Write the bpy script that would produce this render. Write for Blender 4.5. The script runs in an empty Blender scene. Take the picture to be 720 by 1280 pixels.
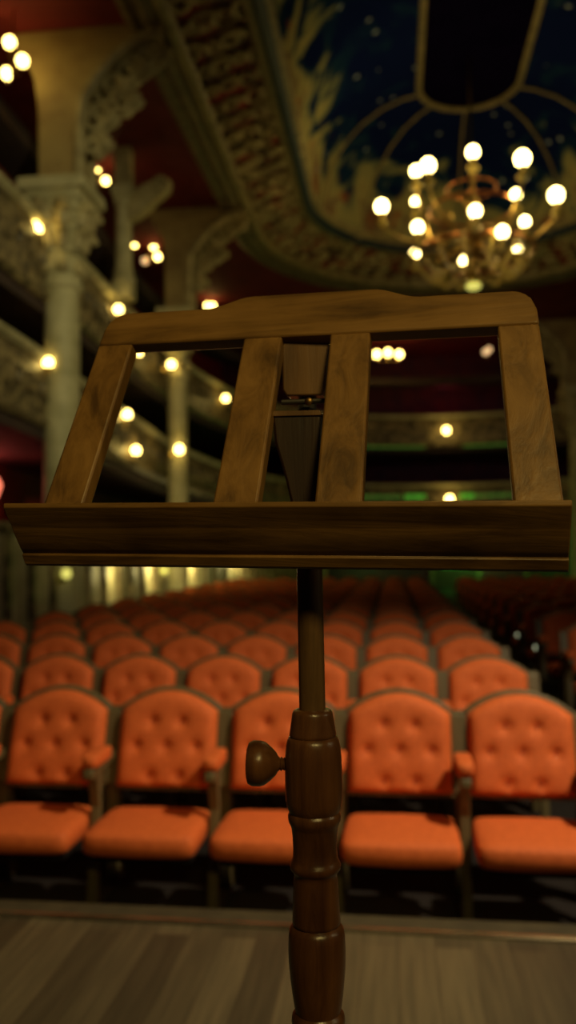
import bpy, math, random
from math import sin, cos, pi, atan2, sqrt
from mathutils import Vector, Matrix
random.seed(7)
S = bpy.context.scene
COL = S.collection

# ------------------------------------------------------------------ camera
FPX = 1050.0
YAW, PITCH, ROLL = 0.1235, 0.0465, -0.0098
C0 = Vector((0, 0, 1.6))
cf = Vector((-sin(YAW)*cos(PITCH), cos(YAW)*cos(PITCH), sin(PITCH)))
cr = Vector((cos(YAW), sin(YAW), 0))
cu = cr.cross(cf)
cr, cu = cr*cos(ROLL)+cu*sin(ROLL), -cr*sin(ROLL)+cu*cos(ROLL)
cam = bpy.data.cameras.new('camera')
co = bpy.data.objects.new('camera', cam); COL.objects.link(co)
m = Matrix.Identity(4)
for i in range(3):
    m[i][0], m[i][1], m[i][2], m[i][3] = cr[i], cu[i], -cf[i], C0[i]
co.matrix_world = m
cam.sensor_fit = 'VERTICAL'; cam.sensor_height = 36; cam.sensor_width = 20.25
cam.lens = FPX/1280*36
cam.clip_start = 0.02; cam.clip_end = 200
cam.dof.use_dof = True
cam.dof.focus_distance = 0.79
cam.dof.aperture_fstop = 3.6
S.camera = co

def ray(px, py):
    return cf + cr*((px-360)/FPX) - cu*((py-640)/FPX)
def at(px, py, Y):
    d = ray(px, py); return C0 + d*(Y/d.y)
def pix(P):
    d = Vector(P)-C0; z = d.dot(cf)
    return (360+FPX*d.dot(cr)/z, 640-FPX*d.dot(cu)/z) if z > 0 else (9999, 9999)

# ------------------------------------------------------------------ world, lights, exposure
w = bpy.data.worlds.new('world'); S.world = w; w.use_nodes = True
w.node_tree.nodes['Background'].inputs[0].default_value = (0.62, 0.42, 0.62, 1)
w.node_tree.nodes['Background'].inputs[1].default_value = 0.007
S.view_settings.view_transform = 'Standard'; S.view_settings.look = 'None'
S.view_settings.gamma = 1; S.view_settings.use_curve_mapping = False
S.view_settings.exposure = 0.0
S.cycles.use_denoising = True
S.cycles.sample_clamp_indirect = 3.0
S.cycles.max_bounces = 6

def light(name, kind, loc, energy, color, target=None, size=0.1, spot=None, blend=0.6):
    l = bpy.data.lights.new(name, kind); l.energy = energy; l.color = color
    if kind == 'AREA': l.size = size
    else: l.shadow_soft_size = size
    if kind == 'SPOT': l.spot_size = spot; l.spot_blend = blend
    o = bpy.data.objects.new(name, l); COL.objects.link(o); o.location = loc
    if target is not None:
        o.rotation_euler = (Vector(target)-Vector(loc)).to_track_quat('-Z', 'Y').to_euler()
    return o
# footlight bar over the front rows (throws from the right), stage work light, box lamps, green exit glow
light('front_of_house_spot', 'SPOT', (2.2, 2.6, 4.5), 640, (1, .80, .52), (0.1, 4.3, 0.5), .12, 1.62, 1.0)
light('stage_work_light', 'SPOT', (0.75, -1.3, 3.3), 128, (1, .73, .22), (-0.1, .8, 1.66), .25, .62, .8)
light('stage_side_light', 'AREA', (2.6, 0.9, 2.6), 4.2, (1, .86, .45), (0, 1.6, .7), .5)
light('house_wall_light', 'SPOT', (3.0, 1.5, 6.0), 1900, (1, .88, .42), (-5.1, 14.0, 4.9), .4, .72, 1.0)
light('rear_wall_light', 'SPOT', (2.0, 8.0, 7.5), 500, (1, .86, .6), (2.2, 33, 6.3), .4, .6, 1.0)
light('box_lamp_light', 'POINT', at(-22, 606, 13.6), 16, (1, .16, .12), size=.1)
for i, (x, y, z, e) in enumerate([(-1.2, 34.6, 1.2, 30), (3.4, 34.6, 1.2, 45), (7.6, 34.0, 1.2, 30)]):
    light('exit_glow', 'POINT', (x, y, z), e, (.25, 1, .1), size=.2)
light('gallery_glow', 'POINT', (2.2, 34.5, 7.6), 7, (1, .08, .12), size=.2)
for x, y, e in [(-4.9, 15, 14), (-5.05, 18.0, 26), (-5.0, 22.0, 36), (-4.6, 26.0, 34)]:
    light('parterre_glow', 'POINT', (x, y, 1.25), e, (1, .82, .3), size=.15)

# ------------------------------------------------------------------ materials
MAT = {}
def mat(name, c1, c2=None, scale=5.0, stretch=(1, 1, 1), rough=.5, bump=0.0, bscale=None, metal=0, detail=6, lo=.35, hi=.65, kind='noise', spec=.5, sheen=0, coords='Object', coat=0):
    m = bpy.data.materials.new(name); m.use_nodes = True; nt = m.node_tree
    b = nt.nodes['Principled BSDF']
    b.inputs['Roughness'].default_value = rough; b.inputs['Metallic'].default_value = metal
    b.inputs['Specular IOR Level'].default_value = spec
    if sheen: b.inputs['Sheen Weight'].default_value = sheen
    if coat: b.inputs['Coat Weight'].default_value = coat
    b.inputs['Base Color'].default_value = (*c1, 1)
    tc = nt.nodes.new('ShaderNodeTexCoord'); mp = nt.nodes.new('ShaderNodeMapping')
    mp.inputs['Scale'].default_value = stretch; nt.links.new(tc.outputs[coords], mp.inputs[0])
    if c2 is not None:
        if kind == 'noise':
            t = nt.nodes.new('ShaderNodeTexNoise'); t.inputs['Detail'].default_value = detail; o = t.outputs['Fac']
        else:
            t = nt.nodes.new('ShaderNodeTexVoronoi'); o = t.outputs['Distance']
        t.inputs['Scale'].default_value = scale; nt.links.new(mp.outputs[0], t.inputs['Vector'])
        r = nt.nodes.new('ShaderNodeValToRGB'); nt.links.new(o, r.inputs[0])
        r.color_ramp.elements[0].position = lo; r.color_ramp.elements[0].color = (*c1, 1)
        r.color_ramp.elements[1].position = hi; r.color_ramp.elements[1].color = (*c2, 1)
        nt.links.new(r.outputs[0], b.inputs['Base Color'])
    if bump:
        t2 = nt.nodes.new('ShaderNodeTexNoise'); t2.inputs['Scale'].default_value = bscale or scale; t2.inputs['Detail'].default_value = 6
        nt.links.new(mp.outputs[0], t2.inputs['Vector'])
        bp = nt.nodes.new('ShaderNodeBump'); bp.inputs['Strength'].default_value = bump; bp.inputs['Distance'].default_value = .02
        nt.links.new(t2.outputs['Fac'], bp.inputs['Height']); nt.links.new(bp.outputs[0], b.inputs['Normal'])
    MAT[name] = m; return m
def emis(name, c, s):
    m = bpy.data.materials.new(name); m.use_nodes = True; b = m.node_tree.nodes['Principled BSDF']
    b.inputs['Base Color'].default_value = (*c, 1); b.inputs['Emission Color'].default_value = (*c, 1); b.inputs['Emission Strength'].default_value = s
    MAT[name] = m; return m

def wood(name, dark, mid, light_, axis, rough=.42, fine=1.0, bump=.25):
    """grain running along the given object axis"""
    m = bpy.data.materials.new(name); m.use_nodes = True; nt = m.node_tree; N = nt.nodes; L = nt.links
    b = N['Principled BSDF']; b.inputs['Roughness'].default_value = rough
    tc = N.new('ShaderNodeTexCoord'); mp = N.new('ShaderNodeMapping'); sc = [38*fine]*3; sc[axis] = 2.6*fine
    mp.inputs['Scale'].default_value = sc; L.new(tc.outputs['Object'], mp.inputs[0])
    n1 = N.new('ShaderNodeTexNoise'); n1.inputs['Scale'].default_value = 1; n1.inputs['Detail'].default_value = 8; n1.inputs['Roughness'].default_value = .65
    n1.inputs['Distortion'].default_value = .6; L.new(mp.outputs[0], n1.inputs['Vector'])
    n2 = N.new('ShaderNodeTexNoise'); n2.inputs['Scale'].default_value = 14*fine; n2.inputs['Detail'].default_value = 5; L.new(tc.outputs['Object'], n2.inputs['Vector'])
    mx = N.new('ShaderNodeMath'); mx.operation = 'ADD'; L.new(n1.outputs['Fac'], mx.inputs[0])
    ms = N.new('ShaderNodeMath'); ms.operation = 'MULTIPLY_ADD'; ms.inputs[1].default_value = .4; ms.inputs[2].default_value = -.2
    L.new(n2.outputs['Fac'], ms.inputs[0]); L.new(ms.outputs[0], mx.inputs[1])
    r = N.new('ShaderNodeValToRGB'); L.new(mx.outputs[0], r.inputs[0]); e = r.color_ramp.elements
    e[0].position = .3; e[0].color = (*dark, 1); e[1].position = .72; e[1].color = (*light_, 1)
    k = r.color_ramp.elements.new(.5); k.color = (*mid, 1)
    L.new(r.outputs[0], b.inputs['Base Color'])
    bp = N.new('ShaderNodeBump'); bp.inputs['Strength'].default_value = bump*1.8; bp.inputs['Distance'].default_value = .002
    L.new(mx.outputs[0], bp.inputs['Height']); L.new(bp.outputs[0], b.inputs['Normal'])
    MAT[name] = m; return m

wood('oak_x', (.085, .042, .010), (.19, .098, .024), (.28, .15, .042), 0)
wood('oak_v', (.085, .042, .010), (.20, .102, .025), (.29, .155, .042), 2)
wood('walnut', (.035, .012, .005), (.085, .033, .011), (.14, .058, .02), 2, rough=.3)
wood('pole_wood', (.05, .026, .010), (.10, .054, .020), (.16, .085, .032), 2, rough=.35)
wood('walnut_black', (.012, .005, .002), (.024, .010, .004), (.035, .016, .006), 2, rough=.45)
wood('block_wood', (.06, .03, .011), (.13, .065, .022), (.19, .10, .035), 2, rough=.4)
wood('walnut_dark', (.03, .012, .006), (.07, .03, .012), (.11, .05, .02), 2, rough=.4)
mat('velvet', (.80, .165, .028), (.70, .135, .022), scale=40, rough=.75, bump=.12, bscale=300)
mat('button', (.55, .08, .015), (.5, .07, .015), scale=40, rough=.7)
mat('seat_wood', (.10, .075, .03), (.16, .125, .05), scale=12, stretch=(1, 1, .2), rough=.5, bump=.1)
mat('edge_paint', (.05, .045, .022), (.075, .065, .03), scale=12, rough=.6)
mat('seat_dark', (.010, .006, .004), (.018, .01, .006), scale=12, rough=.8)
mat('carpet', (.008, .005, .004), (.014, .009, .006), scale=60, rough=.95, bump=.3, bscale=300)
mat('stone', (.40, .36, .20), (.62, .56, .34), scale=3.0, rough=.6, bump=.5, bscale=9)
mat('stone_gilt', (.09, .065, .035), (.34, .26, .13), scale=5.0, rough=.5, bump=.8, bscale=8, lo=.42, hi=.6)
mat('gilt', (.38, .24, .08), (.75, .5, .2), scale=9, rough=.35, metal=.6, bump=.3, bscale=20)
mat('moulding', (.20, .16, .08), (.34, .27, .13), scale=4, rough=.5, bump=.3)
mat('moulding_dark', (.12, .085, .045), (.20, .15, .08), scale=4, rough=.5, bump=.3)
mat('moulding_blue', (.008, .016, .05), (.015, .03, .06), scale=4, rough=.5)
mat('moulding_pier', (.26, .17, .07), (.42, .31, .13), scale=2.0, rough=.6, bump=.4, bscale=5)
mat('red_wall', (.20, .008, .012), (.30, .014, .018), scale=4, rough=.7, bump=.2, bscale=30)
mat('purple_wall', (.06, .014, .055), (.12, .016, .045), scale=2, rough=.8)
mat('ceiling_red', (.13, .006, .01), (.18, .012, .014), scale=2, rough=.8)
mat('band_red', (.10, .05, .03), (.30, .012, .015), scale=1.3, rough=.6, lo=.45, hi=.6)
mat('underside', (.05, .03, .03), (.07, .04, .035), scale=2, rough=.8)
mat('nosing', (.22, .17, .09), (.36, .30, .17), scale=6, rough=.22, metal=.8)
mat('brass', (.42, .28, .09), (.5, .34, .12), scale=20, rough=.28, metal=1)
mat('dark_brass', (.16, .09, .03), (.2, .12, .04), scale=20, rough=.4, metal=1)
mat('copper', (.45, .17, .06), (.5, .2, .08), scale=20, rough=.3, metal=1)
mat('cup_glass', (.5, .38, .10), (.6, .46, .14), scale=20, rough=.25)
mat('dark_iron', (.03, .03, .03), (.05, .045, .04), scale=20, rough=.5, metal=.6)
emis('bulb', (1, .70, .17), 13)
emis('bulb_large', (1, .74, .24), 18)
emis('shade_red', (1, .22, .12), 1.6)
emis('bulb_dim', (1, .62, .28), 1.1)
emis('bulb_step', (.8, .85, .5), .75)
emis('bulb_soft', (.85, .78, .16), .9)
emis('exit_green', (.12, .9, .08), .8)

# stage boards: brick texture gives each board its own tone, grain on top
def stage_mat():
    m = bpy.data.materials.new('stage_boards'); m.use_nodes = True; nt = m.node_tree; N = nt.nodes; L = nt.links
    b = N['Principled BSDF']; b.inputs['Roughness'].default_value = .5
    tc = N.new('ShaderNodeTexCoord'); mp = N.new('ShaderNodeMapping'); mp.inputs['Rotation'].default_value = (0, 0, pi/2)
    L.new(tc.outputs['Object'], mp.inputs[0])
    br = N.new('ShaderNodeTexBrick'); L.new(mp.outputs[0], br.inputs['Vector'])
    br.inputs['Scale'].default_value = 1; br.inputs['Brick Width'].default_value = .95; br.inputs['Row Height'].default_value = .118
    br.inputs['Mortar Size'].default_value = .0012; br.offset = .37; br.inputs['Bias'].default_value = 0
    br.inputs['Color1'].default_value = (.060, .048, .025, 1); br.inputs['Color2'].default_value = (.15, .122, .060, 1)
    br.inputs['Mortar'].default_value = (.05, .035, .018, 1)
    mp2 = N.new('ShaderNodeMapping'); mp2.inputs['Scale'].default_value = (50, 3, 1); L.new(tc.outputs['Object'], mp2.inputs[0])
    n = N.new('ShaderNodeTexNoise'); n.inputs['Scale'].default_value = 1; n.inputs['Detail'].default_value = 8; L.new(mp2.outputs[0], n.inputs['Vector'])
    r = N.new('ShaderNodeValToRGB'); L.new(n.outputs['Fac'], r.inputs[0]); r.color_ramp.elements[0].position = .3; r.color_ramp.elements[0].color = (.6, .6, .6, 1)
    r.color_ramp.elements[1].position = .7; r.color_ramp.elements[1].color = (1.2, 1.15, 1.1, 1)
    mx = N.new('ShaderNodeMix'); mx.data_type = 'RGBA'; mx.blend_type = 'MULTIPLY'; mx.inputs[0].default_value = .8
    L.new(br.outputs['Color'], mx.inputs[6]); L.new(r.outputs[0], mx.inputs[7]); L.new(mx.outputs[2], b.inputs['Base Color'])
    bp = N.new('ShaderNodeBump'); bp.inputs['Strength'].default_value = .2; bp.inputs['Distance'].default_value = .003
    L.new(n.outputs['Fac'], bp.inputs['Height']); L.new(bp.outputs[0], b.inputs['Normal'])
    MAT['stage'] = m
stage_mat()
# painted ceiling: clouds and figures near the rim, blue sky with stars above
def paint_mat():
    m = bpy.data.materials.new('painted_sky'); m.use_nodes = True; nt = m.node_tree; N = nt.nodes; L = nt.links
    b = N['Principled BSDF']; b.inputs['Roughness'].default_value = .8; b.inputs['Specular IOR Level'].default_value = 0
    tc = N.new('ShaderNodeTexCoord'); sx = N.new('ShaderNodeSeparateXYZ'); L.new(tc.outputs['Object'], sx.inputs[0])
    n = N.new('ShaderNodeTexNoise'); n.inputs['Scale'].default_value = .75; n.inputs['Detail'].default_value = 7; n.inputs['Distortion'].default_value = 1.2
    L.new(tc.outputs['Object'], n.inputs['Vector'])
    h = N.new('ShaderNodeMapRange'); L.new(sx.outputs['Z'], h.inputs[0]); h.inputs[1].default_value = 10.2; h.inputs[2].default_value = 12.6
    h.inputs[3].default_value = .21; h.inputs[4].default_value = -.17
    a = N.new('ShaderNodeMath'); a.operation = 'ADD'; L.new(n.outputs['Fac'], a.inputs[0]); L.new(h.outputs[0], a.inputs[1])
    r = N.new('ShaderNodeValToRGB'); L.new(a.outputs[0], r.inputs[0]); e = r.color_ramp.elements
    e[0].position = .40; e[0].color = (.006, .012, .075, 1); e[1].position = .85; e[1].color = (.26, .10, .05, 1)
    for p, c in [(.50, (.012, .04, .09)), (.57, (.26, .26, .14)), (.66, (.42, .36, .16)), (.74, (.22, .16, .10))]:
        k = e.new(p); k.color = (*c, 1)
    n3 = N.new('ShaderNodeTexNoise'); n3.inputs['Scale'].default_value = 1.6; n3.inputs['Detail'].default_value = 2; L.new(tc.outputs['Object'], n3.inputs['Vector'])
    r3 = N.new('ShaderNodeValToRGB'); L.new(n3.outputs['Fac'], r3.inputs[0]); r3.color_ramp.elements[0].position = .62; r3.color_ramp.elements[1].position = .68
    h3 = N.new('ShaderNodeMapRange'); L.new(sx.outputs['Z'], h3.inputs[0]); h3.inputs[1].default_value = 10.8; h3.inputs[2].default_value = 11.8; h3.inputs[3].default_value = .8; h3.inputs[4].default_value = 0
    f3 = N.new('ShaderNodeMath'); f3.operation = 'MULTIPLY'; L.new(r3.outputs[0], f3.inputs[0]); L.new(h3.outputs[0], f3.inputs[1])
    mx = N.new('ShaderNodeMix'); mx.data_type = 'RGBA'; L.new(f3.outputs[0], mx.inputs[0]); L.new(r.outputs[0], mx.inputs[6]); mx.inputs[7].default_value = (.32, .04, .02, 1)
    v = N.new('ShaderNodeTexVoronoi'); v.inputs['Scale'].default_value = 1.5; L.new(tc.outputs['Object'], v.inputs['Vector'])
    rv = N.new('ShaderNodeValToRGB'); L.new(v.outputs['Distance'], rv.inputs[0]); rv.color_ramp.elements[0].position = .07; rv.color_ramp.elements[0].color = (1, 1, 1, 1)
    rv.color_ramp.elements[1].position = .11; rv.color_ramp.elements[1].color = (0, 0, 0, 1)
    m2 = N.new('ShaderNodeMix'); m2.data_type = 'RGBA'; L.new(rv.outputs[0], m2.inputs[0]); L.new(mx.outputs[2], m2.inputs[6]); m2.inputs[7].default_value = (.3, .36, .45, 1)
    L.new(m2.outputs[2], b.inputs['Base Color'])
    MAT['paint'] = m
paint_mat()

# ------------------------------------------------------------------ mesh builder
ORIG = {}
class MB:
    def __init__(s): s.v = []; s.f = []
    def add(s, vs, fs):
        b = len(s.v); s.v += [Vector(v) for v in vs]; s.f += [tuple(i+b for i in f) for f in fs]; return s
    def box(s, x0, x1, y0, y1, z0, z1, T=None):
        vs = [(x, y, z) for z in (z0, z1) for y in (y0, y1) for x in (x0, x1)]
        if T: vs = [T(*v) for v in vs]
        return s.add(vs, [(0, 2, 3, 1), (4, 5, 7, 6), (0, 1, 5, 4), (2, 6, 7, 3), (0, 4, 6, 2), (1, 3, 7, 5)])
    def prism(s, poly, a, b, T):
        """poly: 2-D outline (p,q); extruded from a to b; T(p,q,t) -> point"""
        n = len(poly)
        vs = [T(p, q, a) for p, q in poly]+[T(p, q, b) for p, q in poly]
        fs = [tuple(range(n))[::-1], tuple(range(n, 2*n))]
        fs += [(i, (i+1) % n, (i+1) % n+n, i+n) for i in range(n)]
        return s.add(vs, fs)
    def lathe(s, prof, c=(0, 0, 0), n=24, ax=(0, 0, 1), sx=1, sy=1):
        """prof: (r, h) along axis from c"""
        ax = Vector(ax).normalized(); t = Vector((1, 0, 0)) if abs(ax.x) < .9 else Vector((0, 1, 0))
        p = (t-ax*t.dot(ax)).normalized(); q = ax.cross(p); c = Vector(c); vs = []; fs = []
        for r, h in prof:
            for i in range(n):
                a = 2*pi*i/n; vs.append(c+ax*h+p*(r*cos(a)*sx)+q*(r*sin(a)*sy))
        k = len(prof)
        for j in range(k-1):
            for i in range(n):
                i2 = (i+1) % n; fs.append((j*n+i, j*n+i2, (j+1)*n+i2, (j+1)*n+i))
        fs.append(tuple(range(n))[::-1]); fs.append(tuple(range((k-1)*n, k*n)))
        return s.add(vs, fs)
    def tube(s, pts, r, n=8, taper=None):
        pts = [Vector(p) for p in pts]; k = len(pts); vs = []; fs = []
        d0 = (pts[1]-pts[0]).normalized(); up = Vector((0, 0, 1)) if abs(d0.z) < .9 else Vector((0, 1, 0))
        for j, p in enumerate(pts):
            d = (pts[min(j+1, k-1)]-pts[max(j-1, 0)]).normalized()
            a = d.cross(up); a = a.normalized() if a.length > 1e-4 else Vector((1, 0, 0)); b = a.cross(d); up = b
            rr = r if taper is None else r*(1+(taper-1)*j/(k-1))
            for i in range(n):
                t = 2*pi*i/n; vs.append(p+a*(rr*cos(t))+b*(rr*sin(t)))
        for j in range(k-1):
            for i in range(n):
                i2 = (i+1) % n; fs.append((j*n+i, j*n+i2, (j+1)*n+i2, (j+1)*n+i))
        fs.append(tuple(range(n))[::-1]); fs.append(tuple(range((k-1)*n, k*n)))
        return s.add(vs, fs)
    def ball(s, c, r, sz=1.0, n=16, k=10):
        return s.lathe([(max(.001, r*sin(pi*j/k)), -r*sz*cos(pi*j/k)) for j in range(k+1)], c, n)
    def superbox(s, c, hx, hy, hz, e=.3, nu=32, nv=16, F=None, e2=None):
        e2 = e2 or e
        sg = lambda w, p: math.copysign(abs(w)**p, w); vs = []; fs = []
        for j in range(nv+1):
            th = -pi/2+pi*j/nv; cz = sg(cos(th), e) if 0 < j < nv else 0.0005
            for i in range(nu):
                ph = 2*pi*i/nu
                p = [hx*cz*sg(cos(ph), e2), hy*cz*sg(sin(ph), e2), hz*sg(sin(th), e)]
                if F: p = F(*p)
                vs.append((c[0]+p[0], c[1]+p[1], c[2]+p[2]))
        for j in range(nv):
            for i in range(nu):
                i2 = (i+1) % nu; fs.append((j*nu+i, j*nu+i2, (j+1)*nu+i2, (j+1)*nu+i))
        fs.append(tuple(range(nu))[::-1]); fs.append(tuple(range(nv*nu, (nv+1)*nu)))
        return s.add(vs, fs)
    def sweep(s, path, prof, closed=False):
        """prof: (out, up) around path; path: (x,y,z) with outward normal taken to the right-hand side"""
        n = len(path); k = len(prof); vs = []; fs = []
        for j in range(n):
            a = path[(j-1) % n] if (closed or j > 0) else path[j]; b = path[(j+1) % n] if (closed or j < n-1) else path[j]
            d = Vector((b[0]-a[0], b[1]-a[1], 0)).normalized(); nr = Vector((d.y, -d.x, 0))
            for o, u in prof: vs.append(Vector(path[j])+nr*o+Vector((0, 0, u)))
        for j in range(n if closed else n-1):
            j2 = (j+1) % n
            for i in range(k):
                i2 = (i+1) % k; fs.append((j*k+i, j*k+i2, j2*k+i2, j2*k+i))
        if not closed: fs.append(tuple(range(k))); fs.append(tuple(range((n-1)*k, n*k))[::-1])
        return s.add(vs, fs)
    def build(s, name, mt, parent=None, smooth=True, bevel=0, origin=None, angle=.6):
        po = ORIG.get(parent.name, Vector()) if parent else Vector()
        o0 = Vector(origin) if origin is not None else (po if parent else Vector())
        me = bpy.data.meshes.new(name); me.from_pydata([v-o0 for v in s.v], [], s.f); me.validate(); me.update()
        me.materials.append(MAT[mt] if isinstance(mt, str) else mt)
        import bmesh
        bm = bmesh.new(); bm.from_mesh(me); bmesh.ops.recalc_face_normals(bm, faces=bm.faces); bm.to_mesh(me); bm.free()
        if smooth:
            me.polygons.foreach_set('use_smooth', [True]*len(me.polygons)); me.set_sharp_from_angle(angle=angle)
        o = bpy.data.objects.new(name, me); COL.objects.link(o)
        if parent: o.parent = parent
        o.location = o0-po; ORIG[o.name] = o0
        if bevel:
            b = o.modifiers.new('bevel', 'BEVEL'); b.width = bevel; b.segments = 2; b.limit_method = 'ANGLE'; b.angle_limit = .6
        return o
def tag(o, label=None, cat=None, group=None, kind=None):
    if label: o['label'] = label
    if cat: o['category'] = cat
    if group: o['group'] = group
    if kind: o['kind'] = kind
    return o
def thing(name, loc, label, cat, group=None):
    o = bpy.data.objects.new(name, None); COL.objects.link(o); o.location = loc; o.empty_display_size = .1
    ORIG[o.name] = Vector(loc); return tag(o, label, cat, group)
def copy_tree(o, parent=None, loc=None):
    c = o.copy(); COL.objects.link(c)
    if parent: c.parent = parent
    if loc is not None: c.location = loc
    for ch in kids.get(o.name, []): copy_tree(ch, c)
    return c
kids = {}
def index_kids():
    kids.clear()
    for o in COL.objects:
        if o.parent: kids.setdefault(o.parent.name, []).append(o)

# ------------------------------------------------------------------ setting
SZ = 0.30      # stage height
tag(MB().box(-7.3, 11.6, 3.15, 36, -.1, 0).build('floor', 'carpet', smooth=False), kind='structure')
tag(MB().box(-5, 6, -3, 2.93, SZ-.12, SZ).build('floor_stage', 'stage', smooth=False), kind='structure')
XC, ZC = 2.0, 9.8       # hall axis and ceiling height
def stadium(R, y0, y1, z, n=28):
    pts = []
    for i in range(n+1):
        a = pi*i/n; pts.append((XC+R*cos(a), y1+R*sin(a), z))
    for i in range(n+1):
        a = pi+pi*i/n; pts.append((XC+R*cos(a), y0+R*sin(a), z))
    return pts
def loft(rings):
    mb = MB(); n = len(rings[0]); vs = [p for r in rings for p in r]; fs = []
    for j in range(len(rings)-1):
        for i in range(n):
            i2 = (i+1) % n; fs.append((j*n+i, j*n+i2, (j+1)*n+i2, (j+1)*n+i))
    return mb.add(vs, fs)
def rect_ring(ring, x0, x1, y0, y1, z):
    out = []; cx, cy = XC, 16
    for p in ring:
        dx, dy = p[0]-cx, p[1]-cy
        tx = ((x1-cx)/dx if dx > 0 else (x0-cx)/dx) if abs(dx) > 1e-6 else 1e9
        ty = ((y1-cy)/dy if dy > 0 else (y0-cy)/dy) if abs(dy) > 1e-6 else 1e9
        t = min(tx, ty); out.append((cx+dx*t, cy+dy*t, z))
    return out
outer = stadium(5.8, 11.5, 20.9, ZC)
tag(loft([outer, rect_ring(outer, -7.4, 11.7, 3, 36.1, ZC)]).build('ceiling', 'ceiling_red'), kind='structure')
inner = stadium(3.85, 11.5, 20.1, ZC+.5)
band = [outer, stadium(4.8, 11.5, 20.5, ZC+.22), inner]
tag(loft(band).build('ceiling_band', 'band_red'), kind='structure')
small = stadium(1.2, 13, 20.1, ZC+3.0)
dome = [inner]
for t in (.15, .3, .45, .6, .75, .9, 1):
    k = sin(t*pi/2)
    R = 3.85+(1.2-3.85)*(1-cos(t*pi/2)) ; R = 3.85-(3.85-1.2)*t**1.6
    dome.append(stadium(R, 11.5+1.5*t, 20.1, ZC+.5+2.5*k))
tag(loft(dome).build('ceiling_dome', 'paint'), kind='structure')
sp = small; n = len(sp)
mb = MB(); mb.add([(p[0], p[1], p[2]+.02) for p in sp], [tuple(range(n))])
mat('panel_sky', (.003, .002, .014), (.005, .003, .02), scale=2, rough=.7, spec=0)
tag(mb.build('ceiling_panel', 'panel_sky', smooth=False), kind='structure')
rd = lambda r, n=8: [(r*cos(2*pi*i/n), r*sin(2*pi*i/n)) for i in range(n)]
tn = 0
for ring, r, mt in [(outer, .17, 'moulding_dark'), (stadium(5.56, 11.5, 20.82, ZC-.0), .17, 'moulding_dark'), (stadium(5.32, 11.5, 20.72, ZC-.0), .13, 'moulding'), (stadium(4.1, 11.5, 20.2, ZC+.42), .13, 'moulding'),
                    (stadium(3.95, 11.5, 20.15, ZC+.36), .11, 'moulding_blue'), (inner, .10, 'moulding'), (small, .08, 'moulding')]:
    tn += 1
    tag(MB().sweep(ring, rd(r), True).build('trim_%d' % tn, mt), kind='structure')
# ribs on the dome, from the small ring to the rim
def dome_pt(i, j, off=.05):
    p = dome[j][i]; return (p[0], p[1], p[2]-off)
for i in (2, 7, 14, 21, 26, 34, 40, 46, 52):
    tn += 1
    tag(MB().tube([dome_pt(i, j) for j in range(len(dome))], .035, 6).build('trim_%d' % tn, 'moulding'), kind='structure')
# carved scrolls on the band
def scroll(mb, c, u, v, s, r, flip=1, turns=1.35):
    pts = []
    for i in range(15):
        t = i/14; a = flip*t*turns*2*pi; q = s*(1-.75*t)
        pts.append(Vector(c)+u*(q*cos(a))+v*(q*sin(a)))
    mb.tube(pts, r, 5, .45)
mb = MB()
ringm = band[1]; n = len(ringm)
for i in range(n):
    if ringm[i][1] < 9: continue
    a = Vector(outer[i]); b = Vector(inner[i]); a2 = Vector(outer[(i+1) % n]); L = (a2-a).length; reps = max(1, int(L/.6))
    for q in range(reps):
        f = q/reps
        A = a.lerp(a2, f); B = b.lerp(Vector(inner[(i+1) % n]), f)
        u = (B-A).normalized(); v = (a2-a).normalized()
        for t in (.34, .52, .70, .87):
            c = A.lerp(B, t+random.uniform(-.05, .05)); c.z -= .06
            scroll(mb, c, u, v, random.uniform(.16, .30), random.uniform(.05, .09), random.choice((-1, 1)))
mat('relief', (.30, .24, .12), (.55, .46, .24), scale=3, rough=.55)
tag(mb.build('trim_%d' % (tn+1), 'relief'), kind='structure')

# walls
tag(MB().box(-7.5, -7.3, 2, 36.2, 0, ZC).build('wall_left', 'red_wall', smooth=False), kind='structure')
tag(MB().box(11.6, 11.8, 2, 36.2, 0, ZC).build('wall_right', 'red_wall', smooth=False), kind='structure')
tag(MB().box(-7.5, 11.8, 36, 36.2, 0, ZC).build('wall_rear', 'purple_wall', smooth=False), kind='structure')
# stage edge: front wall, lower ledge
tag(MB().box(-5, 6, 2.95, 3.15, -.1, SZ-.035).build('wall_stage', 'edge_paint', smooth=False), kind='structure')
ns = MB()
for a, b in ((-5, 1.02), (1.03, 6)):
    ns.prism([(2.925, SZ), (2.925, SZ+.006), (2.935, SZ+.012), (2.95, SZ+.012), (2.96, SZ+.004), (2.96, SZ-.03), (2.925, SZ-.03)], a, b, lambda p, q, t: (t, p, q))
tag(ns.build('trim_%d' % (tn+2), 'nosing', smooth=False), kind='structure')

# ------------------------------------------------------------------ horseshoe balconies
LEFT = [(-5.2, 3.2), (-5.25, 8), (-5.3, 12), (-5.5, 16.4), (-5.66, 21.3), (-5.2, 26), (-4.6, 28.3), (-3.6, 30.3), (-2.0, 32), (0, 32.8), (2.0, 33)]
def horseshoe(off=0.0):
    pts = LEFT+[(2*XC-x, y) for x, y in LEFT[:-1][::-1]]
    # refine with Catmull-Rom
    out = []
    for i in range(len(pts)-1):
        p0 = Vector(pts[max(i-1, 0)]); p1 = Vector(pts[i]); p2 = Vector(pts[i+1]); p3 = Vector(pts[min(i+2, len(pts)-1)])
        for k in range(5):
            t = k/5
            out.append(.5*((2*p1)+(p2-p0)*t+(2*p0-5*p1+4*p2-p3)*t*t+(3*p1-p0-3*p2+p3)*t**3))
    out.append(Vector(pts[-1])); res = []
    for i, p in enumerate(out):
        d = (out[min(i+1, len(out)-1)]-out[max(i-1, 0)]).normalized(); res.append(p+Vector((-d.y, d.x))*off)
    return res
def zline(z0, z1, y): return z0+(z1-z0)*max(0, min(1, (y-8)/25))
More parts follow.
